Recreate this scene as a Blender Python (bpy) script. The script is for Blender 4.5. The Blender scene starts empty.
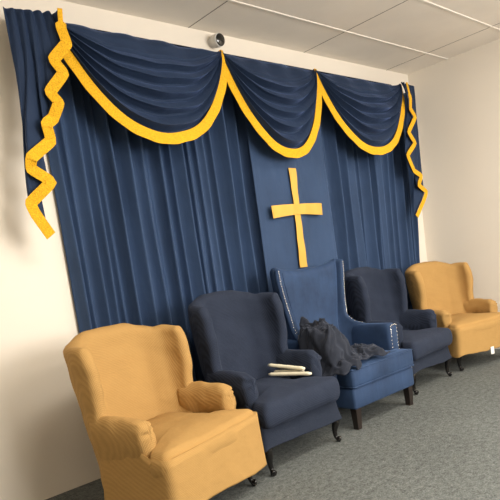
import bpy, math, random
from mathutils import Vector, Matrix, noise
PI = math.pi
sc = bpy.context.scene
COL = sc.collection
R = math.radians

# ------------------------------------------------------------------ materials
def mat(name, col, rough=.8, spec=.3, sheen=0, sheen_tint=None, sheen_rough=.5, metallic=0, build=None):
    m = bpy.data.materials.new(name); m.use_nodes = True
    nt = m.node_tree; b = nt.nodes['Principled BSDF']
    b.inputs['Base Color'].default_value = (*col, 1)
    b.inputs['Roughness'].default_value = rough
    b.inputs['Specular IOR Level'].default_value = spec
    b.inputs['Metallic'].default_value = metallic
    if sheen:
        b.inputs['Sheen Weight'].default_value = sheen
        b.inputs['Sheen Roughness'].default_value = sheen_rough
        if sheen_tint: b.inputs['Sheen Tint'].default_value = (*sheen_tint, 1)
    if build: build(nt, b, col)
    return m

def N(nt, t, **k):
    n = nt.nodes.new(t)
    for a, v in k.items(): setattr(n, a, v)
    return n

def coords(nt, scale=(1, 1, 1), rot=(0, 0, 0)):
    tc = N(nt, 'ShaderNodeTexCoord'); mp = N(nt, 'ShaderNodeMapping')
    mp.inputs['Scale'].default_value = scale; mp.inputs['Rotation'].default_value = rot
    nt.links.new(tc.outputs['Object'], mp.inputs['Vector'])
    return mp.outputs['Vector']

def noise_tex(nt, vec, scale, detail=3, rough=.5):
    n = N(nt, 'ShaderNodeTexNoise'); n.inputs['Scale'].default_value = scale
    n.inputs['Detail'].default_value = detail; n.inputs['Roughness'].default_value = rough
    nt.links.new(vec, n.inputs['Vector']); return n.outputs['Fac']

def ramp_col(nt, fac, c0, c1, p0=.3, p1=.7):
    r = N(nt, 'ShaderNodeValToRGB')
    r.color_ramp.elements[0].position = p0; r.color_ramp.elements[1].position = p1
    r.color_ramp.elements[0].color = (*c0, 1); r.color_ramp.elements[1].color = (*c1, 1)
    nt.links.new(fac, r.inputs['Fac']); return r.outputs['Color']

def mth(nt, op, a, b=None):
    n = N(nt, 'ShaderNodeMath', operation=op)
    for i, v in enumerate((a, b)):
        if v is None: continue
        if isinstance(v, (int, float)): n.inputs[i].default_value = v
        else: nt.links.new(v, n.inputs[i])
    return n.outputs[0]

def bump(nt, b, h, strength, dist, prev=None):
    n = N(nt, 'ShaderNodeBump'); n.inputs['Strength'].default_value = strength
    n.inputs['Distance'].default_value = dist
    nt.links.new(h, n.inputs['Height'])
    if prev: nt.links.new(prev, n.inputs['Normal'])
    nt.links.new(n.outputs['Normal'], b.inputs['Normal']); return n.outputs['Normal']

def scl(c, k): return tuple(min(1, x*k) for x in c)

def waffle(k1=430, lo=.84, hi=1.10, wr=.25):
    def f(nt, b, col):
        v = coords(nt)
        s = N(nt, 'ShaderNodeSeparateXYZ'); nt.links.new(v, s.inputs[0])
        X, Y, Z = s.outputs
        a = mth(nt, 'ADD', mth(nt, 'ADD', X, Z), mth(nt, 'MULTIPLY', Y, .6))
        c = mth(nt, 'SUBTRACT', mth(nt, 'SUBTRACT', X, Y), mth(nt, 'MULTIPLY', Z, .6))
        a = mth(nt, 'SINE', mth(nt, 'MULTIPLY', a, k1))
        c = mth(nt, 'SINE', mth(nt, 'MULTIPLY', c, k1))
        w = mth(nt, 'MULTIPLY', a, c)
        w01 = mth(nt, 'ADD', mth(nt, 'MULTIPLY', w, .5), .5)
        mix = mth(nt, 'ADD', mth(nt, 'MULTIPLY', w01, .65), mth(nt, 'MULTIPLY', noise_tex(nt, v, 7, 4), .35))
        nt.links.new(ramp_col(nt, mix, scl(col, lo), scl(col, hi), .15, .85), b.inputs['Base Color'])
        wr_ = noise_tex(nt, coords(nt, (5, 6, 9), (.3, .5, .2)), 1.6, 3)
        p = bump(nt, b, wr_, wr, .02)
        bump(nt, b, w01, .35, .003, p)
    return f

def velvet(lo=.75, hi=1.25, sc_=3):
    def f(nt, b, col):
        v = coords(nt)
        n = noise_tex(nt, v, sc_, 5, .6)
        nt.links.new(ramp_col(nt, n, scl(col, lo), scl(col, hi)), b.inputs['Base Color'])
        p = bump(nt, b, noise_tex(nt, coords(nt, (8, 8, 2)), 2, 3), .3, .015)
        bump(nt, b, noise_tex(nt, v, 400, 2), .25, .002, p)
    return f

def fringe_build(nt, b, col):
    v = coords(nt)
    n = noise_tex(nt, v, 160, 3)
    nt.links.new(ramp_col(nt, n, scl(col, .72), scl(col, 1.15), .35, .65), b.inputs['Base Color'])
    bump(nt, b, n, .8, .004)

def carpet_build(nt, b, col):
    v = coords(nt)
    n1 = noise_tex(nt, v, 95, 5, .75); n2 = noise_tex(nt, v, 1.1, 3)
    n3 = noise_tex(nt, v, 30, 4, .7)
    m = mth(nt, 'ADD', mth(nt, 'MULTIPLY', n1, .55), mth(nt, 'MULTIPLY', n3, .35))
    m = mth(nt, 'ADD', m, mth(nt, 'MULTIPLY', n2, .1))
    nt.links.new(ramp_col(nt, m, scl(col, .42), scl(col, 1.65), .38, .62), b.inputs['Base Color'])
    bump(nt, b, n1, .8, .008)

def plaster_build(nt, b, col):
    v = coords(nt)
    n = noise_tex(nt, v, 1.3, 4)
    nt.links.new(ramp_col(nt, n, scl(col, .97), scl(col, 1.02)), b.inputs['Base Color'])
    bump(nt, b, noise_tex(nt, v, 120, 3), .12, .002)

def tile_build(nt, b, col):
    v = coords(nt)
    n = noise_tex(nt, v, 2.2, 4); n2 = noise_tex(nt, v, 260, 3, .7)
    m = mth(nt, 'ADD', mth(nt, 'MULTIPLY', n, .7), mth(nt, 'MULTIPLY', n2, .3))
    nt.links.new(ramp_col(nt, m, scl(col, .93), scl(col, 1.05)), b.inputs['Base Color'])
    bump(nt, b, n2, .3, .003)

NAVY_C = (.034, .062, .128)
M = dict(
    wall=mat('wall_paint', (.80, .735, .64), .75, .25, build=plaster_build),
    wall_r=mat('wall_paint_right', (.80, .735, .64), .75, .25, build=plaster_build),
    tile=mat('ceiling_tile', (.86, .80, .72), .95, .1, build=tile_build),
    tbar=mat('ceiling_bar', (.88, .83, .76), .5, .3),
    gap=mat('ceiling_gap', (.14, .12, .10), .9, .1),
    carpet=mat('carpet', (.135, .145, .14), 1, .05, build=carpet_build),
    gold=mat('gold_stretch_fabric', (.42, .250, .088), .9, .12, .02, (1, .8, .5), build=waffle()),
    navy=mat('navy_stretch_fabric', (.022, .029, .049), .9, .15, .05, (.5, .6, .9), build=waffle(lo=.5, hi=1.5)),
    navy_plain=mat('navy_stretch_fabric_plain', (.019, .025, .041), .9, .15, .05, (.5, .6, .9), build=waffle(k1=520, lo=.8, hi=1.15, wr=.35)),
    gold_plain=mat('gold_stretch_fabric_plain', (.41, .243, .084), .9, .12, .02, (1, .8, .5), build=waffle(k1=520, lo=.88, hi=1.08, wr=.35)),
    velvet=mat('blue_velvet', (.023, .047, .106), .7, .25, .25, (.3, .5, .95), .35, build=velvet(.7, 1.3, 4)),
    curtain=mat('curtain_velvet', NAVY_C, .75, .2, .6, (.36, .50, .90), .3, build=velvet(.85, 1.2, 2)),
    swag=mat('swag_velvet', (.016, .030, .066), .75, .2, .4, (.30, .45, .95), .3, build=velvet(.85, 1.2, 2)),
    fringe=mat('gold_fringe', (.80, .42, .012), .75, .25, .1, (1, .8, .3), build=fringe_build),
    satin=mat('gold_satin', (.70, .40, .065), .42, .5, metallic=.2, build=lambda nt, b, c: bump(nt, b, noise_tex(nt, coords(nt, (14, 14, 3)), 2, 2), .35, .01)),
    black=mat('black_lacquer', (.008, .007, .007), .22, .6),
    darkwood=mat('dark_wood', (.018, .012, .010), .4, .5),
    nail=mat('nickel_nail', (.75, .74, .72), .25, .8, metallic=1),
    cloth=mat('charcoal_knit', (.026, .030, .042), .95, .1, .2, (.5, .55, .7), build=velvet(.75, 1.3, 9)),
    cream=mat('cream_stick', (.86, .79, .60), .45, .4),
    white=mat('white_plastic', (.72, .70, .66), .4, .4),
    lens=mat('black_glass', (.006, .006, .006), .12, .7),
    tag=mat('white_tag', (.85, .84, .80), .7, .2),
    band=mat('dark_header', (.008, .010, .02), .9, .1),
)

# ------------------------------------------------------------------ mesh helpers
def mk(name, vs, fs, m, parent=None, smooth=True, sub=0, wn=False):
    me = bpy.data.meshes.new(name); me.from_pydata([tuple(v) for v in vs], [], fs)
    me.validate(); me.update()
    me.materials.append(M[m])
    if smooth:
        for p in me.polygons: p.use_smooth = True
    o = bpy.data.objects.new(name, me); COL.objects.link(o)
    if parent: o.parent = parent
    if sub:
        s = o.modifiers.new('sub', 'SUBSURF'); s.levels = sub; s.render_levels = sub
    return o

def empty(name, loc, rz=0):
    o = bpy.data.objects.new(name, None); COL.objects.link(o)
    o.location = loc; o.rotation_euler = (0, 0, rz); o.empty_display_size = .1
    return o

def tag(o, label=None, cat=None, group=None, kind=None):
    if label: o['label'] = label
    if cat: o['category'] = cat
    if group: o['group'] = group
    if kind: o['kind'] = kind
    return o

def loft(rings, cap0=True, cap1=True, closed=True):
    """rings: lists of equal length; returns verts, faces"""
    n = len(rings[0]); vs = [p for r in rings for p in r]; fs = []
    for i in range(len(rings)-1):
        for j in range(n if closed else n-1):
            k = (j+1) % n
            fs.append((i*n+j, i*n+k, (i+1)*n+k, (i+1)*n+j))
    for flag, ri in ((cap0, 0), (cap1, len(rings)-1)):
        if flag:
            c = Vector((0, 0, 0))
            for p in rings[ri]: c += Vector(p)
            vs.append(tuple(c/n)); ci = len(vs)-1
            for j in range(n):
                k = (j+1) % n
                fs.append((ci, ri*n+k, ri*n+j) if ri == 0 else (ci, ri*n+j, ri*n+k))
    return vs, fs

def tube(path, radii, seg=12):
    rings = []
    P = [Vector(p) for p in path]
    up = Vector((0, 1, .01))
    for i, p in enumerate(P):
        t = (P[min(i+1, len(P)-1)]-P[max(i-1, 0)]).normalized()
        a = t.cross(up)
        if a.length < 1e-3: a = t.cross(Vector((1, 0, 0)))
        a.normalize(); b = t.cross(a)
        r = radii[i] if isinstance(radii, (list, tuple)) else radii
        rings.append([tuple(p+a*math.cos(2*PI*k/seg)*r+b*math.sin(2*PI*k/seg)*r) for k in range(seg)])
    return loft(rings)

def join(*parts):
    vs, fs = [], []
    for v, f in parts:
        o = len(vs); vs += list(v); fs += [tuple(i+o for i in q) for q in f]
    return vs, fs

def box(x0, x1, y0, y1, z0, z1, r=0.0, seg=3):
    """rounded box as loft of rounded rectangles"""
    if r <= 0:
        vs = [(x, y, z) for z in (z0, z1) for x, y in ((x0, y0), (x1, y0), (x1, y1), (x0, y1))]
        return vs, [(3, 2, 1, 0), (4, 5, 6, 7), (0, 1, 5, 4), (1, 2, 6, 5), (2, 3, 7, 6), (3, 0, 4, 7)]
    rings = []
    lev = [(z0+r-r*math.cos(a), r-r*math.sin(a)) for a in [PI/2*k/seg for k in range(seg+1)]]
    lev += [(z1-r+r*math.sin(a), r-r*math.cos(a)) for a in [PI/2*k/seg for k in range(seg+1)]]
    for z, ins in lev:
        rr = max(r-ins, .0005)
        ring = []
        for cx, cy, a0 in ((x1-r, y0+r, -PI/2), (x1-r, y1-r, 0), (x0+r, y1-r, PI/2), (x0+r, y0+r, PI)):
            for k in range(seg+1):
                a = a0+PI/2*k/seg
                ring.append((cx+rr*math.cos(a), cy+rr*math.sin(a), z))
        rings.append(ring)
    return loft(rings)

def edge_samples(n, e, k=4):
    """0..1 samples, k extra near each end within distance e"""
    a = [e*(1-math.cos(PI/2*i/k)) for i in range(k)]
    mid = [e+(1-2*e)*i/n for i in range(n+1)]
    return a+mid+[1-x for x in reversed(a)]

def thick_sheet(C, nu, nv, th, Lu, Lv, disp=None):
    """closed padded sheet about the mid surface C(u,v); th may be a function"""
    tf = th if callable(th) else (lambda u, v: th)
    t0 = tf(.5, .5)
    U = edge_samples(nu, min(.45, t0/2/Lu)); V = edge_samples(nv, min(.45, t0/2/Lv))
    nU, nV = len(U), len(V); h = 1e-3
    front, back = [], []
    for u in U:
        for v in V:
            p = Vector(C(u, v))
            du = Vector(C(min(u+h, 1), v))-Vector(C(max(u-h, 0), v))
            dv = Vector(C(u, min(v+h, 1)))-Vector(C(u, max(v-h, 0)))
            n = du.cross(dv)
            n = n.normalized() if n.length > 1e-12 else Vector((0, 1, 0))
            t = tf(u, v)/2
            d = min(min(u, 1-u)*Lu, min(v, 1-v)*Lv)/max(t, 1e-5)
            # soft minimum so the corners of the padding stay rounded
            k = math.sqrt(max(0, 1-(1-min(d, 1))**2))*t
            front.append(p+n*k); back.append(p-n*k)
    vs = front+back; off = len(front); fs = []
    def idx(i, j, s):
        if s and (i in (0, nU-1) or j in (0, nV-1)): s = 0
        return i*nV+j+(off if s else 0)
    for i in range(nU-1):
        for j in range(nV-1):
            fs.append((idx(i, j, 0), idx(i+1, j, 0), idx(i+1, j+1, 0), idx(i, j+1, 0)))
            fs.append((idx(i, j+1, 1), idx(i+1, j+1, 1), idx(i+1, j, 1), idx(i, j, 1)))
    if disp: vs = [disp(v) for v in vs]
    # drop the unused duplicate border verts
    used = sorted({i for f in fs for i in f}); mp = {o: k for k, o in enumerate(used)}
    return [vs[i] for i in used], [tuple(mp[i] for i in f) for f in fs]

def sstep(a, b, x):
    t = max(0, min(1, (x-a)/(b-a))); return t*t*(3-2*t)

def lerp(a, b, t): return a+(b-a)*t

def interp(pts, x):
    if x <= pts[0][0]: return pts[0][1]
    for (x0, y0), (x1, y1) in zip(pts, pts[1:]):
        if x <= x1:
            t = (x-x0)/(x1-x0); t = t*t*(3-2*t)*.5+t*.5
            return y0+(y1-y0)*t
    return pts[-1][1]

def catmull(P, n=8):
    P = [Vector(p) for p in P]; out = []
    for i in range(len(P)-1):
        p0, p1, p2, p3 = P[max(i-1, 0)], P[i], P[i+1], P[min(i+2, len(P)-1)]
        for k in range(n):
            t = k/n
            out.append(.5*((2*p1)+(p2-p0)*t+(2*p0-5*p1+4*p2-p3)*t*t+(3*p1-p0-3*p2+p3)*t**3))
    out.append(P[-1]); return out

def wrinkle(amp, f=9, seed=0, stretch=(1, 1, 1)):
    def g(v):
        v = Vector(v)
        q = Vector((v.x*stretch[0], v.y*stretch[1], v.z*stretch[2]))*f+Vector((seed, seed*2, 0))
        n = noise.noise_vector(q)
        return v+n*amp
    return g

# ------------------------------------------------------------------ slipcovered wing armchair
def wing_armchair(name, loc, rz, fab, plain, crest=1.03, half=.335, arm_top=.59, seat_z=.43, seed=1, hem=.13, flush=False, fwd=-.03):
    root = empty(name, loc, rz)
    wb = half; wk = half/.335
    # --- backrest with wings : one padded U-shaped shell
    zt0 = crest
    def shell(u, v):
        s = abs(u-.5)*2                     # 0 centre .. 1 wing front
        sg = -1 if u < .5 else 1
        b = .60                             # share of the back
        # top line : arched crest, small dip over the corner, wing ear
        ztop = interp([(0, zt0), (.28, zt0-.004), (.50, zt0-.035), (.62, zt0-.055), (.74, zt0-.05), (1, zt0-.06)], s)
        z = .13+v*(ztop-.13)
        rec = .075*sstep(.3, 1.0, z)        # the back leans backwards
        ybk = .455-fwd+rec+.02*(1-min(s/b, 1)**2)
        # corner rounding in plan
        xb = wb-.035+.010*sstep(.55, .85, z)-.030*(1-sstep(.25, .55, z))
        L = interp([(.16, .03), (.50, .03), (.60, .02), (.78, .055), (.88, .06), (1.0, .045)], z*1.03/crest)
        zr = ztop-.13
        if z > zr: L = max(.02, L*math.sqrt(max(0, 1-((z-zr)/.145)**2)))
        r = .175
        back_len = xb-r; arc = r*PI/2
        if s < b:
            d = s/b*(back_len+arc*.5)
        else:
            d = back_len+arc*.5+(s-b)/(1-b)*(arc*.5+L)
        flare = .0
        if d < back_len: x, y = d, ybk
        elif d < back_len+arc:
            a = (d-back_len)/r; x = back_len+r*math.sin(a); y = ybk-r*(1-math.cos(a))
        else:
            e = d-back_len-arc
            x = back_len+r+flare*(e/.18)**1.3; y = ybk-r-e
        return (sg*x, y, z)
    def th(u, v):
        s = abs(u-.5)*2
        return lerp(.105, .07, sstep(.5, .75, s))
    vs, fs = thick_sheet(shell, 56, 36, th, 1.15, .85, wrinkle(.006, 7, seed, (1, 1, 2)))
    mk('backrest', vs, fs, fab, root)
    # --- arms
    for sgn in (-1, 1):
        rings = []; NY = 26; SEG = 28
        for i in range(NY+1):
            t = i/NY
            y = lerp(.40, .062, t)
            # end rounding
            e = 1-max(0, (t-.92)/.08)
            k = math.sqrt(max(0.0, 1-(1-e)**2)) if e < 1 else 1
            k = max(k, .2)
            zt = arm_top+.006*math.cos(t*PI)-.02*sstep(.80, 1, t)
            cx = .293*wk+.006*math.sin(t*PI)
            w = .051*(.92+.12*sstep(.45, .95, t))
            zb = .34
            ring = []
            for j in range(SEG):
                a = 2*PI*j/SEG
                ca, sa = math.cos(a), math.sin(a)
                px = math.copysign(abs(ca)**.8, ca)
                pz = math.copysign(abs(sa)**.75, sa)
                zc = (zt+zb)/2; hz = (zt-zb)/2
                ww = w*(1.0 if pz > 0 else 1-.50*abs(pz))*k
                # roll: the top pad overhangs a little outward
                ox = .008*max(0, pz)*k
                kz = lerp(.80, 1, k)
                ring.append((sgn*(cx+ox+px*ww), y, zc+pz*hz*(kz if pz > 0 else 1)))
            rings.append(ring)
        v, f = loft(rings)
        g = wrinkle(.007, 13, seed+sgn*3, (1, 1, 1.4))
        def pucker(p, sgn=sgn):
            q = g(p)
            # gathered cloth around the front of the arm
            k = math.exp(-((q.y-.085)/.05)**2)*sstep(.42, .55, q.z)
            ang = math.atan2(q.z-.5, q.x-sgn*.3*wk)
            q.y += .010*k*math.sin(ang*9+seed)
            q.x += .004*k*math.sin(q.z*120)
            return q
        mk('arm', [pucker(p) for p in v], f, fab, root)
    # --- skirt: sides and front of the cover down to the hem
    def outline(zk, grow=0):
        pts = []
        F, B = .350*wk+grow, .300*wk+grow
        y0, y1 = (-.068 if flush else -.022)-grow, .45+grow
        r = .05
        cor = [(F, y0), (B, y1), (-B, y1), (-F, y0)]
        for c in range(4):
            p = Vector((*cor[c], 0)); a = Vector((*cor[c-1], 0)); b = Vector((*cor[(c+1) % 4], 0))
            da = (a-p).normalized(); db = (b-p).normalized()
            for k in range(7):
                t = k/6
                pts.append((p+da*r*(1-t)**2+db*r*t*t))
            nx = cor[(c+1) % 4]; q0 = p+db*r; q1 = Vector((*nx, 0))-db*r
            for k in range(1, 12): pts.append(q0.lerp(q1, k/12))
        return pts
    rings = []
    n0 = outline(0)
    cnt = len(n0)
    zs = [0, .03, .1, .25, .45, .65, .85, 1]
    for k, t in enumerate(zs):
        ring = []
        g = .012*(1-t)**1.5-(.002 if flush else .010)*math.sin(t*PI)
        for j, p in enumerate(outline(0, g)):
            hz = hem+.028*(abs(math.sin(j/cnt*2*PI*2))) * (0.6+.4*math.sin(j*.37+seed))
            z = lerp(hz, lerp(.392 if flush else .37, .46, sstep(.06, .13, p.y)*(1-sstep(.34, .40, p.y))) if abs(p.x) > .2 else (.392 if flush else .37), t)
            q = Vector((p.x, p.y, z))
            a = .006*(1-t)
            q += noise.noise_vector(Vector((q.x*9+seed, q.y*9, q.z*4)))*(a+.004)
            ring.append(tuple(q))
        rings.append(ring)
    inner = [[(p[0]*.96, lerp(p[1], .24, .04), p[2]+.004) for p in rings[0]]]
    inner2 = [[(p[0]*.95, lerp(p[1], .24, .05), p[2]+.06) for p in rings[0]]]
    top = [[(p[0]*.86, lerp(p[1], .24, .14), min(p[2], .37)) for p in rings[-1]]]
    v, f = loft(inner2+inner+rings+top)
    mk('skirt', v, f, plain, root)
    # --- T cushion
    def tplan(x):                        # rear limit of the cushion for a given side
        return None
    prof = [(-.345, -.005), (-.34, -.045), (-.30, -.062), (-.15, -.068), (0, -.070), (.15, -.068), (.30, -.062), (.34, -.045), (.345, -.005),
            (.340, .045), (.300, .062), (.262, .070), (.255, .12), (.255, .25), (.255, .48), (.12, .51), (0, .515), (-.12, .51), (-.255, .48),
            (-.255, .25), (-.255, .12), (-.262, .070), (-.300, .062), (-.340, .045)]
    loop = catmull([(a, b, 0) for a, b in prof+[prof[0]]], 4)[:-1]
    c0 = Vector((0, .18, 0))
    rings = []
    zlo, zhi = .27, seat_z-.012
    H = zhi-zlo
    for k in range(11):
        a = -PI/2+PI*k/10
        ins = (1-math.cos(a))*.045
        zz = (zlo+zhi)/2+math.sin(a)*H/2
        ring = []
        for p in loop:
            n = (p-c0); n.normalize()
            q = p-n*ins
            ring.append((q.x, q.y, zz))
        rings.append(ring)
    for s, up in ((.86, .010), (.66, .018), (.42, .022), (.2, .024)):
        ring = []
        base = rings[10]
        for p in base:
            ring.append((p[0]*s, lerp(.18, p[1], s), zhi+up))
        rings.append(ring)
    v, f = loft(rings)
    v = [(p[0]*wk, p[1], p[2]) for p in v]
    gg = wrinkle(.006, 8, seed+5)
    mk('seat_cushion', [gg(p) for p in v], f, fab if fab == 'navy' else plain, root)
    # --- legs: front cabriole, rear raked
    for sgn in (-1, 1):
        P = catmull([(sgn*.285, .03, .26), (sgn*.30, .012, .20), (sgn*.312, -.002, .14), (sgn*.302, .008, .08), (sgn*.300, .004, .035), (sgn*.306, -.014, .018), (sgn*.310, -.026, .016)], 5)
        n = len(P)-1
        rad = [interp([(0, .030), (.2, .030), (.38, .024), (.55, .015), (.70, .012), (.80, .018), (.92, .019), (1, .008)], i/n) for i in range(n+1)]
        P = [Vector((p.x, p.y, max(p.z, r*.98))) for p, r in zip(P, rad)]
        v, f = tube(P, rad, 14)
        mk('leg', v, f, 'black', root)
        P = [(sgn*.25, .43, .26), (sgn*.252, .445, .16), (sgn*.258, .475, .08), (sgn*.262, .50, .0)]
        rings = []
        for (x, y, z), r in zip(P, (.024, .022, .019, .016)):
            rings.append([(x+a*r, y+b*r, z) for a, b in ((-1, -1), (1, -1), (1, 1), (-1, 1))])
        v, f = loft(rings)
        mk('leg', v, f, 'black', root, smooth=False)
    return root

ch = wing_armchair('wing_armchair', (-3.968, -1.056, 0), R(14), 'gold', 'gold_plain', crest=.955, half=.36, arm_top=.565, seat_z=.43, seed=3, hem=.10, flush=True, fwd=-.05)
tag(ch, 'gold slipcovered wing armchair at the left end of the row of chairs', 'armchair')
ch = wing_armchair('wing_armchair', (-3.215, -.967, 0), R(2.5), 'navy', 'navy_plain', crest=1.03, seed=11, hem=.145)
tag(ch, 'dark navy slipcovered wing armchair holding three cream sticks on its seat', 'armchair')
ch = wing_armchair('wing_armchair', (-1.475, -.796, 0), R(4), 'navy', 'navy_plain', crest=1.02, seed=23, hem=.155)
tag(ch, 'dark navy slipcovered wing armchair with an empty seat, beyond the blue velvet chair', 'armchair')
ch = wing_armchair('wing_armchair', (-.675, -.846, 0), R(-13), 'gold', 'gold_plain', crest=.965, half=.35, arm_top=.55, seat_z=.43, seed=37, hem=.13, flush=True)
tag(ch, 'gold slipcovered wing armchair turned inward in the far right corner', 'armchair')
v, f = box(.000, .042, -.090, -.087, .095, .160)
mk('tag', v, f, 'tag', ch, smooth=False)['label'] = 'small white tag hanging at the hem'

# ------------------------------------------------------------------ blue velvet chair
def velvet_chair(loc, rz):
    root = empty('velvet_armchair', loc, rz)
    zc = 1.10
    Lw = [(.15, .24), (.57, .24), (.605, .17), (.64, .085), (.69, .045), (.90, .03), (1.12, .03)]
    def geom(s, sg, v):
        b = .68
        ztop = zc-.012+.045*(s/b)**3 if s < b else zc+.033-.02*((s-b)/(1-b))
        z = .28+v*(ztop-.28)
        rec = .10*sstep(.35, 1.1, z)
        ybk = .535+rec*.1
        xb = .275+.065*sstep(.6, 1.1, z)
        L = interp(Lw, z)
        r = .045; back_len = xb-r; arc = r*PI/2
        d = s/b*(back_len+arc*.5) if s < b else back_len+arc*.5+(s-b)/(1-b)*(arc*.5+L)
        if d < back_len: x, y = d, ybk
        elif d < back_len+arc:
            a = (d-back_len)/r; x = back_len+r*math.sin(a); y = ybk-r*(1-math.cos(a))
        else:
            e = d-back_len-arc; x = back_len+r+.45*e; y = ybk-r-e
        return (sg*x, y, z)
    def shell(u, v):
        return geom(abs(u-.5)*2, -1 if u < .5 else 1, v)
    vs, fs = thick_sheet(shell, 52, 34, lambda u, v: lerp(.10, .055, sstep(.6, .8, abs(u-.5)*2)), 1.0, .85, wrinkle(.003, 6, 2))
    back = mk('backrest', vs, fs, 'velvet', root)
    # nail heads on the front edge of both wings
    parts = []
    def ball(c, r, parts):
        rings = []
        for k in range(1, 4):
            a = PI/2*(k-1)/3
            rings.append([(c[0]+r*math.cos(a)*math.cos(t), c[1]-r*.6*math.sin(a), c[2]+r*math.cos(a)*math.sin(t)) for t in [2*PI*i/8 for i in range(8)]])
        parts.append(loft(rings))
    for sg in (-1, 1):
        parts = []
        for k in range(30):
            v = .36+.62*k/29
            p = geom(1, sg, v)
            ball((p[0]-sg*.0, p[1]-.001, p[2]), .0050, parts)
        parts.append(tube([geom(1, sg, .36+.62*k/29) for k in range(30)], .0007, 6))
        vs, fs = join(*parts)
        o = mk('nailhead_trim', vs, fs, 'nail', back); tag(o, 'row of silver nailheads along the wing edge')

    # arms
    for sgn in (-1, 1):
        rings = []
        for i in range(17):
            t = i/16; y = lerp(.52, .06, t)
            k = 1 if t < .96 else .93
            if i == 16: k = .80
            ring = []
            zt, zb = .605, .26
            w = .052
            cx = .335
            for j in range(24):
                a = 2*PI*j/24; ca, sa = math.cos(a), math.sin(a)
                px = math.copysign(abs(ca)**.45, ca); pz = math.copysign(abs(sa)**.45, sa)
                zz = (zt+zb)/2+pz*(zt-zb)/2*(.5+.5*k)
                ring.append((sgn*(cx+px*w*k*(1.08 if pz > 0 else .9)), y, zz))
            rings.append(ring)
        v, f = loft(rings)
        a = mk('arm', v, f, 'velvet', root)
        parts = []
        for k in range(11):
            z = .585-.026*k
            for sx in (-1, 1):
                ball((sgn*.335+sx*.036, .058, z), .0045, parts)
        for sx in (-.018, 0, .018): ball((sgn*.335+sx, .058, .592), .0055, parts)
        c_ = sgn*.335
        parts.append(tube([(c_-.036, .058, .325), (c_-.036, .058, .585), (c_-.018, .058, .592), (c_+.018, .058, .592), (c_+.036, .058, .585), (c_+.036, .058, .325)], .0007, 6))
        v, f = join(*parts); tag(mk('nailhead_trim', v, f, 'nail', a), 'silver nailheads framing the arm front')
    # seat cushion and piping
    v, f = box(-.352, .352, -.075, .09, .285, .412, .022)
    v2, f2 = box(-.285, .285, -.02, .52, .285, .415, .03)
    v, f = join((v, f), (v2, f2))
    cu = mk('seat_cushion', v, f, 'velvet', root)
    for z in (.292, .404):
        loop = [(-.340, .075, z), (-.350, .05, z), (-.350, -.050, z), (-.346, -.066, z), (-.330, -.073, z), (.330, -.073, z), (.346, -.066, z), (.350, -.050, z), (.350, .05, z), (.340, .075, z)]
        P = [Vector(p) for p in loop]
        v, f = tube(P, .0052, 8); mk('piping', v, f, 'velvet', cu)
    v, f = box(-.348, .348, -.062, .57, .14, .285, .018)
    mk('seat_rail', v, f, 'velvet', root)
    for sx in (-1, 1):
        for y in (-.025, .46):
            r0, r1 = .026, .019
            kick = .03 if y > .2 else 0
            rings = [[(sx*(.305)+a*r, y+kick*(1-z/.16)+b*r, z) for a, b in ((-1, -1), (1, -1), (1, 1), (-1, 1))] for z, r in ((0, r1), (.16, r0))]
            v, f = loft(rings); mk('leg', v, f, 'darkwood', root, smooth=False)
    v, f = box(.3495, .3515, -.050, -.034, .225, .275)
    o = mk('tag', v, f, 'tag', root, smooth=False); o['label'] = 'tiny white tag on the side seam'
    tag(root, 'tall blue velvet wingback chair with silver nailheads and square dark legs', 'armchair')
    return root
VC = velvet_chair((-2.345, -.90, 0), R(-1))

# ------------------------------------------------------------------ garment thrown on the velvet chair
def garment():
    # mid surface over (a,b): a runs from the left arm to the right, b from rear to front (chair space)
    def C(u, v):
        x = lerp(-.475, .06, u)
        rear = interp([(0, .26), (.25, .38), (.4, .43), (.7, .40), (.85, .22), (1, .08)], u)
        front = interp([(0, .01), (.12, -.075), (.3, -.085), (.55, -.03), (.8, -.05), (1, -.085)], u)
        y = lerp(rear, front, v)
        y += .012*math.sin(u*23+v*3)*(.3+v)
        x += .012*math.sin(v*14+u*5)
        onarm = (1-sstep(-.275, -.215, x))*sstep(-.020, .050, y)*sstep(-.465, -.395, x)
        onseat = sstep(-.43, -.36, x)*sstep(-.105, -.080, y)
        sup = .375+.050*onseat+lerp(.245, .195, onseat)*onarm
        heap = .235*math.exp(-((x+.17)/.12)**2-((y-.385)/.085)**2)+.12*math.exp(-((x+.18)/.10)**2-((y-.20)/.11)**2)+.03*math.exp(-((x+.0)/.10)**2-((y-.06)/.09)**2)+.03*math.exp(-((x+.36)/.08)**2-((y-.10)/.09)**2)
        edge = min(u, 1-u, v, 1-v); taper = sstep(0, .10, edge)
        # folds run from the arm down towards the seat front
        al = x*.80-y*.60; ac = x*.60+y*.80
        wp = noise.noise(Vector((x*7, y*7, 3)))*1.6
        r1 = 1-abs(noise.noise(Vector((ac*17+wp*1.2, al*4.5, 1.7))))*2.2
        r2 = 1-abs(noise.noise(Vector((ac*34+wp*2, al*9, 7.1))))*2.2
        r3 = noise.noise(Vector((x*13, y*13, 9)))
        z = sup+.014+taper*(heap*(.75+.3*r3)+max(0, r1)*.042+max(0, r2)*.022+.012*noise.noise(Vector((x*40, y*40, 2))))
        return (x, y, max(z, sup+.010))
    v, f = thick_sheet(C, 120, 110, .008, .5, .45, lambda p: Vector(p)+Vector((1, 1, .5))*0+noise.noise_vector(Vector(p)*11)*.022+noise.noise_vector(Vector(p)*26)*.009)
    o = mk('garment', v, f, 'cloth')
    o.matrix_world = Matrix.Translation((-2.345, -.90, 0)) @ Matrix.Rotation(R(-1), 4, 'Z')
    return tag(o, 'crumpled charcoal knit garment thrown over the arm and seat of the blue velvet chair', 'garment')
garment()

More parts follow.
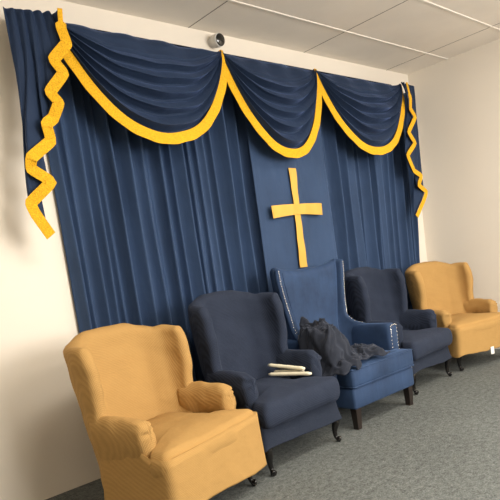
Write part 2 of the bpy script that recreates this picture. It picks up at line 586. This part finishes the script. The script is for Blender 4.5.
# ------------------------------------------------------------------ cream sticks on the navy seat
def stick(p0, p1, r, label):
    p0, p1 = Vector(p0), Vector(p1); n = 14
    P = [p0.lerp(p1, i/n) for i in range(n+1)]
    rad = [r*.55]+[r*(.97+.05*math.sin(i*1.7)) for i in range(1, n)]+[r*.55]
    c = (p0+p1)/2
    v, f = tube([p0-c]+[p-c for p in P]+[p1-c], [.0008]+rad+[.0008], 14)
    o = mk('cream_stick', v, f, 'cream'); o.location = c
    return tag(o, label, 'stick', 'cream sticks on the navy armchair')
SX, SY = -3.255, -1.035
stick((SX+.165, SY+.43, .459), (SX+.245, SY+.135, .459), .0125, 'cream stick lying lowest and nearest the front of the navy seat')
stick((SX+.225, SY+.44, .462), (SX+.275, SY+.22, .466), .011, 'short middle cream stick, mostly hidden between the other two')
stick((SX+.200, SY+.46, .512), (SX+.262, SY+.20, .484), .0125, 'cream stick resting slanted on top of the other two')

# ------------------------------------------------------------------ curtains
def drape(name, x0, x1, zt, zb, y0, amp, seed, m, nf, smoothness=0, spread=0):
    rnd = random.Random(seed)
    # irregular fold spacing
    w = [rnd.uniform(.55, 1.6) for _ in range(nf)]
    S = sum(w); edges = [0]
    for a in w: edges.append(edges[-1]+a/S)
    am = [rnd.uniform(.5, 1.15) for _ in range(nf)]
    sk = [rnd.uniform(-.35, .35) for _ in range(nf)]
    NU, NVv = nf*18, 34
    vs, fs = [], []
    for j in range(NVv+1):
        t = j/NVv; z = lerp(zt, zb, t)
        for i in range(NU+1):
            u = i/NU
            # folds drift gently with height
            uu = min(1, max(0, u+.012*noise.noise(Vector((u*5, t*1.5, seed)))*math.sin(PI*u)))
            k = 0
            while k < nf-1 and uu > edges[k+1]: k += 1
            lo, hi = edges[k], edges[k+1]
            q = (uu-lo)/(hi-lo)
            a = am[k]*(.75+.35*noise.noise(Vector((k*3.1, t*2.2, seed+2))))
            round_ = (.5-.5*math.cos(2*PI*q))**.85 if 0 < q < 1 else 0
            x = lerp(x0, x1, u)+spread*u*max(0, 1-t*1.6)
            width = (x1-x0)*(hi-lo)
            x += sk[k]*width*.55*math.sin(PI*q)**2 + .10*width*math.sin(2*PI*q)
            y = y0-amp*a*round_*min(1.2, width/.10)+.008*noise.noise(Vector((u*16, t*4, seed)))
            vs.append((x, y, z))
    for j in range(NVv):
        for i in range(NU):
            a = j*(NU+1)+i; fs.append((a, a+NU+1, a+NU+2, a+1))
    o = mk(name, vs, fs, m)
    s = o.modifiers.new('th', 'SOLIDIFY'); s.thickness = .004; s.offset = 1
    return o

ZT = 2.665
o = drape('curtain', -4.035, -2.41, ZT, .012, -.015, .115, 4, 'curtain', 18)
tag(o, 'navy velvet curtain panel in deep folds on the left, behind the gold and navy armchairs', 'curtain')
o = drape('curtain', -1.79, -.215, ZT, .012, -.015, .11, 9, 'curtain', 18, spread=.10)
tag(o, 'navy velvet curtain panel in deep folds on the right, nearest the corner', 'curtain')
# smooth centre panel
vs, fs = [], []
NU, NVv = 60, 40
for j in range(NVv+1):
    t = j/NVv
    for i in range(NU+1):
        u = i/NU
        x = lerp(-2.52, -1.67, u)
        y = -.150+.012*math.sin(u*9+.6)+.008*math.sin(u*21+t)+.012*noise.noise(Vector((u*3, t*2, 5)))
        y += .012*sstep(.94, 1, u)+.012*sstep(.06, 0, u)
        vs.append((x, y, lerp(ZT, .012, t)))
for j in range(NVv):
    for i in range(NU):
        a = j*(NU+1)+i; fs.append((a, a+NU+1, a+NU+2, a+1))
o = mk('curtain', vs, fs, 'curtain'); s = o.modifiers.new('th', 'SOLIDIFY'); s.thickness = .004
tag(o, 'smooth flat navy velvet centre curtain panel carrying the gold cross', 'curtain')
# curtain rail behind the swag heads
v, f = tube([(-4.17, -.10, 2.678), (-.50, -.10, 2.678)], .016, 12)
tag(mk('curtain_rail', v, f, 'band'), 'dark curtain rail running behind the heads of the navy swags', 'curtain rail')

# swags
def swag(xl, xr, ztl, ztr, zb, seed, label, skew=0, nf=7):
    c, w = (xl+xr)/2, (xr-xl)/2
    y0 = -.185
    FR = .060
    D0 = (ztl+ztr)/2-zb-FR*.5
    def shp(t):
        return max(0, 1-abs(t)**2.3)**.80
    def S(t, v):
        zt = lerp(ztl, ztr, (t+1)/2)+.010*noise.noise(Vector((t*3, seed, 0)))
        s = shp(t)
        ph = v**.9*nf
        fa = sstep(.10, .38, v)
        vv = v+fa*.135/nf*math.sin(2*PI*ph)*1.2
        wob = noise.noise(Vector((t*1.3, v*4, seed)))
        z = zt-D0*vv*s-.012*wob*s*fa
        # bellying and folds
        y = y0-.05*s*math.sin(min(1, v*1.1)*PI*.62)
        y -= fa*(.045+.06*s)*abs(math.sin(PI*ph+.4))**.6*(.35+.65*s**.4)*(.85+.4*wob)
        # sweep lines from the joints: folds lean towards the ends
        x = c+w*(t+skew*math.sin(PI*v)*(1-t*t)*.3)
        x += .010*wob*s
        if v < .12:
            y += .035*(1-v/.12)**2; 
        y += .018*math.sin(t*13+seed)*(1-v)**3*.6
        return Vector((x, y, z))
    NT, NVv = 96, 110
    T = [math.sin(PI/2*(2*i/NT-1)) for i in range(NT+1)]
    vs, fs = [], []
    for j in range(NVv+1):
        for t in T: vs.append(S(t, j/NVv))
    for j in range(NVv):
        for i in range(NT):
            a = j*(NT+1)+i; fs.append((a, a+NT+1, a+NT+2, a+1))
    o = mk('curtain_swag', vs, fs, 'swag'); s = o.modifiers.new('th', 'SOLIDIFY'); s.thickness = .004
    # fringe: a thick ribbon outside the lower edge
    E = [S(t, 1) for t in T]
    rings = []
    for i, p in enumerate(E):
        d = E[min(i+1, NT)]-E[max(i-1, 0)]; d.y = 0
        d = d.normalized() if d.length > 1e-6 else Vector((1, 0, 0))
        if i < 3: d = Vector((.15, 0, -1)).normalized()
        if i > NT-3: d = Vector((.15, 0, 1)).normalized()
        n = Vector((d.z, 0, -d.x))          # outward / downward
        sc2 = .007*math.sin(i*.9)*.25
        yf = -.006
        kk = lerp(.25, 1, sstep(0, .30, shp(T[i]))); w0, w1 = -.008*kk, (FR+sc2)*kk
        rings.append([p+n*w0+Vector((0, yf-.003, 0)), p+n*w1+Vector((0, yf-.004, 0)), p+n*w1+Vector((0, yf, 0)), p+n*w0+Vector((0, yf+.003, 0))])
    v, f = loft(rings)
    mk('fringe', v, f, 'fringe', o, smooth=False)['label'] = 'golden yellow fringe along the lower edge'
    return tag(o, label, 'curtain swag')
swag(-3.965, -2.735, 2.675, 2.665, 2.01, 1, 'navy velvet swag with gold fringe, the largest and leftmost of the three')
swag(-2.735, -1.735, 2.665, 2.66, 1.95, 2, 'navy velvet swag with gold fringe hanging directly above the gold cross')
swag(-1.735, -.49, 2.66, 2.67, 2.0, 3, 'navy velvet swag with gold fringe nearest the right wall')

# swag joints are covered by the gold trim; tails cascade at both ends
def tail(path, top, outer, label, seed, flip):
    ph = 0 if flip < 0 else 1
    """path: hem centre line (x,z) from the joint down to the tip; top: (x_in,x_out); cloth hangs from the rail to the hem"""
    n = len(path)
    P3 = []
    for i, (x, z) in enumerate(path):
        y = -.275+.055*(i/(n-1))+(.014 if (i+ph) % 2 else -.014)*(1 if flip < 0 else .7)
        P3.append((x, y, z))
    H = catmull(P3, 9); m = len(H)-1
    H = [h.lerp(Vector(P3[min(i//9, n-2)]).lerp(Vector(P3[min(i//9+1, n-1)]), (i-9*min(i//9, n-2))/9), .8) for i, h in enumerate(H)]
    # the cloth side: path continues from the tip up the outer edge
    vs, fs = [], []
    NVv = 26
    L = []
    for i, h in enumerate(H):
        s = i/m
        tx = lerp(top[0], top[1], s**1.0)
        ty = -.235+.045*s+.010*math.sin(s*PI*11)
        L.append((Vector((tx, ty, 2.675-.004*math.sin(s*30))), h))
    # outer fold: last columns run from tip to the outer edge
    for k, (ox, oz) in enumerate(outer):
        s = (k+1)/len(outer)
        L.append((Vector((top[1]+flip*.012*s, -.185+.03*s, 2.67)), Vector((ox, -.215+.02*s, oz))))
    for t_, h in L:
        for j in range(NVv+1):
            v = j/NVv
            p = t_.lerp(h, v)
            # keep the pleats vertical lower down
            p.x = lerp(t_.x, h.x, sstep(0, 1, v*.75+.25*v*v))
            vs.append(p)
    W = NVv+1
    for i in range(len(L)-1):
        for j in range(NVv):
            a = i*W+j; fs.append((a, a+1, a+W+1, a+W))
    o = mk('curtain_tail', vs, fs, 'swag'); s = o.modifiers.new('th', 'SOLIDIFY'); s.thickness = .003
    rings = []
    for i, p in enumerate(H):
        d = H[min(i+1, m)]-H[max(i-1, 0)]; d.y = 0; d.normalize()
        nn = Vector((d.z, 0, -d.x))
        w = (.031 if flip < 0 else .024) if i > 6 else .014
        q = p+Vector((0, -.030, 0))
        rings.append([q+nn*w, q-nn*w, q-nn*w+Vector((0, .004, 0)), q+nn*w+Vector((0, .004, 0))])
    v, f = loft(rings)
    mk('fringe', v, f, 'fringe', o, smooth=False)['label'] = 'golden yellow fringe zigzagging down the pleats'
    return tag(o, label, 'curtain tail')
tail([(-3.965, 2.665), (-3.959, 2.578), (-3.955, 2.489), (-4.031, 2.406), (-4.0, 2.331), (-4.08, 2.234), (-4.053, 2.173), (-4.085, 2.098), (-4.14, 2.057), (-4.118, 1.979), (-4.251, 1.882), (-4.25, 1.83), (-4.165, 1.757), (-4.283, 1.654), (-4.278, 1.591), (-4.201, 1.475)],
     (-3.955, -4.22), [], 'navy velvet cascade tail with zigzag gold fringe at the left end of the curtains', 1, -1)
tail([(-.53, 2.65), (-.52, 2.50), (-.495, 2.416), (-.455, 2.335), (-.555, 2.199), (-.49, 2.095), (-.60, 1.985), (-.54, 1.837), (-.38, 1.793), (-.47, 1.705), (-.30, 1.64), (-.40, 1.55), (-.51, 1.41)],
     (-.52, -.225), [], 'navy velvet cascade tail with zigzag gold fringe beside the right wall', 2, 1)

# ------------------------------------------------------------------ cross
cr = empty('cross', (-2.135, -.178, 1.095))
def band(pts, name, y):
    """pts: list of (x,z,halfw) along a band"""
    rings = []
    for k in range(len(pts)):
        (ax, az, aw) = pts[k]
        d = Vector((pts[min(k+1, len(pts)-1)][0]-pts[max(k-1, 0)][0], 0, pts[min(k+1, len(pts)-1)][1]-pts[max(k-1, 0)][1])).normalized()
        n = Vector((d.z, 0, -d.x))
        c = Vector((ax, y+.002*math.sin(k*1.3), az))
        rings.append([c-n*aw+Vector((0, 0, 0)), c+Vector((0, -.001, 0)), c+n*aw, c+n*aw+Vector((0, .003, 0)), c-n*aw+Vector((0, .003, 0))])
    v, f = loft(rings); return mk(name, v, f, 'satin', cr, smooth=False)
up = [(lerp(0.003, -.012, t) if False else lerp(-.015, 0.0, t), .775*t, interp([(0, .043), (.5, .033), (.68, .031), (1, .042)], t)) for t in [i/20 for i in range(21)]]
band(up, 'upright', 0)
ar = [(lerp(-.295, .285, t), .450+.012*math.sin(t*3)-.006, interp([(0, .047), (.45, .041), (.55, .041), (1, .047)], t)) for t in [i/20 for i in range(21)]]
band(ar, 'crossbar', -.009)
tag(cr, 'gold satin cross with flared ends pinned to the smooth centre curtain', 'cross')

# ------------------------------------------------------------------ security camera
sec = empty('security_camera', (-2.63, -.002, 2.80))
v, f = tube([(0, .0, 0), (0, -.004, 0), (0, -.022, 0), (0, -.026, 0)], [.036, .038, .036, .022], 20); mk('mount', v, f, 'white', sec)
d = Vector((.06, -.98, -.13)).normalized(); b0 = Vector((.0, -.035, -.002))
pp = [b0+d*t for t in (-.02, -.012, .0, .045, .055, .058)]
v, f = tube(pp, [.014, .034, .044, .047, .046, .036], 20); body = mk('housing', v, f, 'white', sec)
pp = [b0+d*t for t in (.0575, .0600, .0615)]
v, f = tube(pp, [.043, .042, .041], 20); mk('lens_face', v, f, 'lens', sec)['label'] = 'black round lens face'
tag(sec, 'small white security camera with a black lens face, on the wall above the curtains', 'security camera')

# ------------------------------------------------------------------ room
HC = 2.876
XL, YN = -7.2, -5.6
def slab(name, x0, x1, y0, y1, z0, z1, m):
    v, f = box(x0, x1, y0, y1, z0, z1); return tag(mk(name, v, f, m, smooth=False), kind='structure')
slab('floor', XL, .12, YN, .12, -.1, 0, 'carpet')
slab('wall_back', XL, .12, 0, .12, 0, HC+.1, 'wall')
slab('wall_right', 0, .12, YN, 0, 0, HC+.1, 'wall_r')
slab('wall_left', XL-.12, XL, YN, .12, 0, HC+.1, 'wall')
slab('wall_front', XL-.12, .12, YN-.12, YN, 0, HC+.1, 'wall')
slab('ceiling', XL, .12, YN, .12, HC, HC+.1, 'tile')
# suspended grid: raised bars one way, thin dark joints the other way
parts, gaps = [], []
y = -.446
while y > YN:
    parts.append(box(XL, 0, y-.008, y+.008, HC-.005, HC))
    gaps.append(box(XL, 0, y+.008, y+.013, HC-.0012, HC))
    y -= .61
x = -.387
while x > XL:
    gaps.append(box(x-.003, x+.003, YN, 0, HC-.001, HC))
    x -= 1.22
v, f = join(*parts); tag(mk('trim_1', v, f, 'tbar', smooth=False), kind='structure')
v, f = join(*gaps); tag(mk('trim_2', v, f, 'gap', smooth=False), kind='structure')

# ------------------------------------------------------------------ light
def area(name, loc, rot, sx, sy, power, col):
    l = bpy.data.lights.new(name, 'AREA'); l.shape = 'RECTANGLE'; l.size = sx; l.size_y = sy
    l.energy = power; l.color = col
    o = bpy.data.objects.new(name, l); COL.objects.link(o); o.location = loc; o.rotation_euler = rot
    return o
WARM = (1, .93, .82)
area('ceiling_lamp', (-1.2, -2.6, 2.84), (0, 0, 0), 1.2, .6, 42, WARM)
area('ceiling_lamp', (-3.9, -2.6, 2.84), (0, 0, 0), 1.2, .6, 42, WARM)
area('ceiling_lamp', (-3.0, -4.6, 2.84), (0, 0, 0), 1.2, .6, 42, WARM)
area('daylight', (-2.4, -5.5, 1.75), (R(90), 0, 0), 3.0, 1.5, 165, (1, .97, .93))
w = bpy.data.worlds.new('world'); sc.world = w; w.use_nodes = True
w.node_tree.nodes['Background'].inputs[0].default_value = (.95, .92, .86, 1)
w.node_tree.nodes['Background'].inputs[1].default_value = .55

# ------------------------------------------------------------------ camera
def cam():
    yaw, pitch, roll = 0.7276867347013886, -0.11382158025517514, -0.14254386281666284
    F = Vector((math.sin(yaw)*math.cos(pitch), math.cos(yaw)*math.cos(pitch), math.sin(pitch)))
    r = Vector((math.cos(yaw), -math.sin(yaw), 0)); u = r.cross(F)
    r2 = math.cos(roll)*r+math.sin(roll)*u; u2 = -math.sin(roll)*r+math.cos(roll)*u
    c = bpy.data.cameras.new('camera'); o = bpy.data.objects.new('camera', c); COL.objects.link(o)
    m3 = Matrix((r2, u2, -F)).transposed()
    o.matrix_world = Matrix.Translation((-5.564412, -3.259876, 1.156849)) @ m3.to_4x4()
    c.sensor_width = 36; c.sensor_fit = 'HORIZONTAL'; c.lens = 572.12*36/500
    c.shift_y = 83/500; c.clip_start = .05
    sc.camera = o
cam()
sc.view_settings.view_transform = 'Standard'; sc.view_settings.look = 'None'
sc.view_settings.gamma = 1; sc.view_settings.use_curve_mapping = False
sc.view_settings.exposure = .33
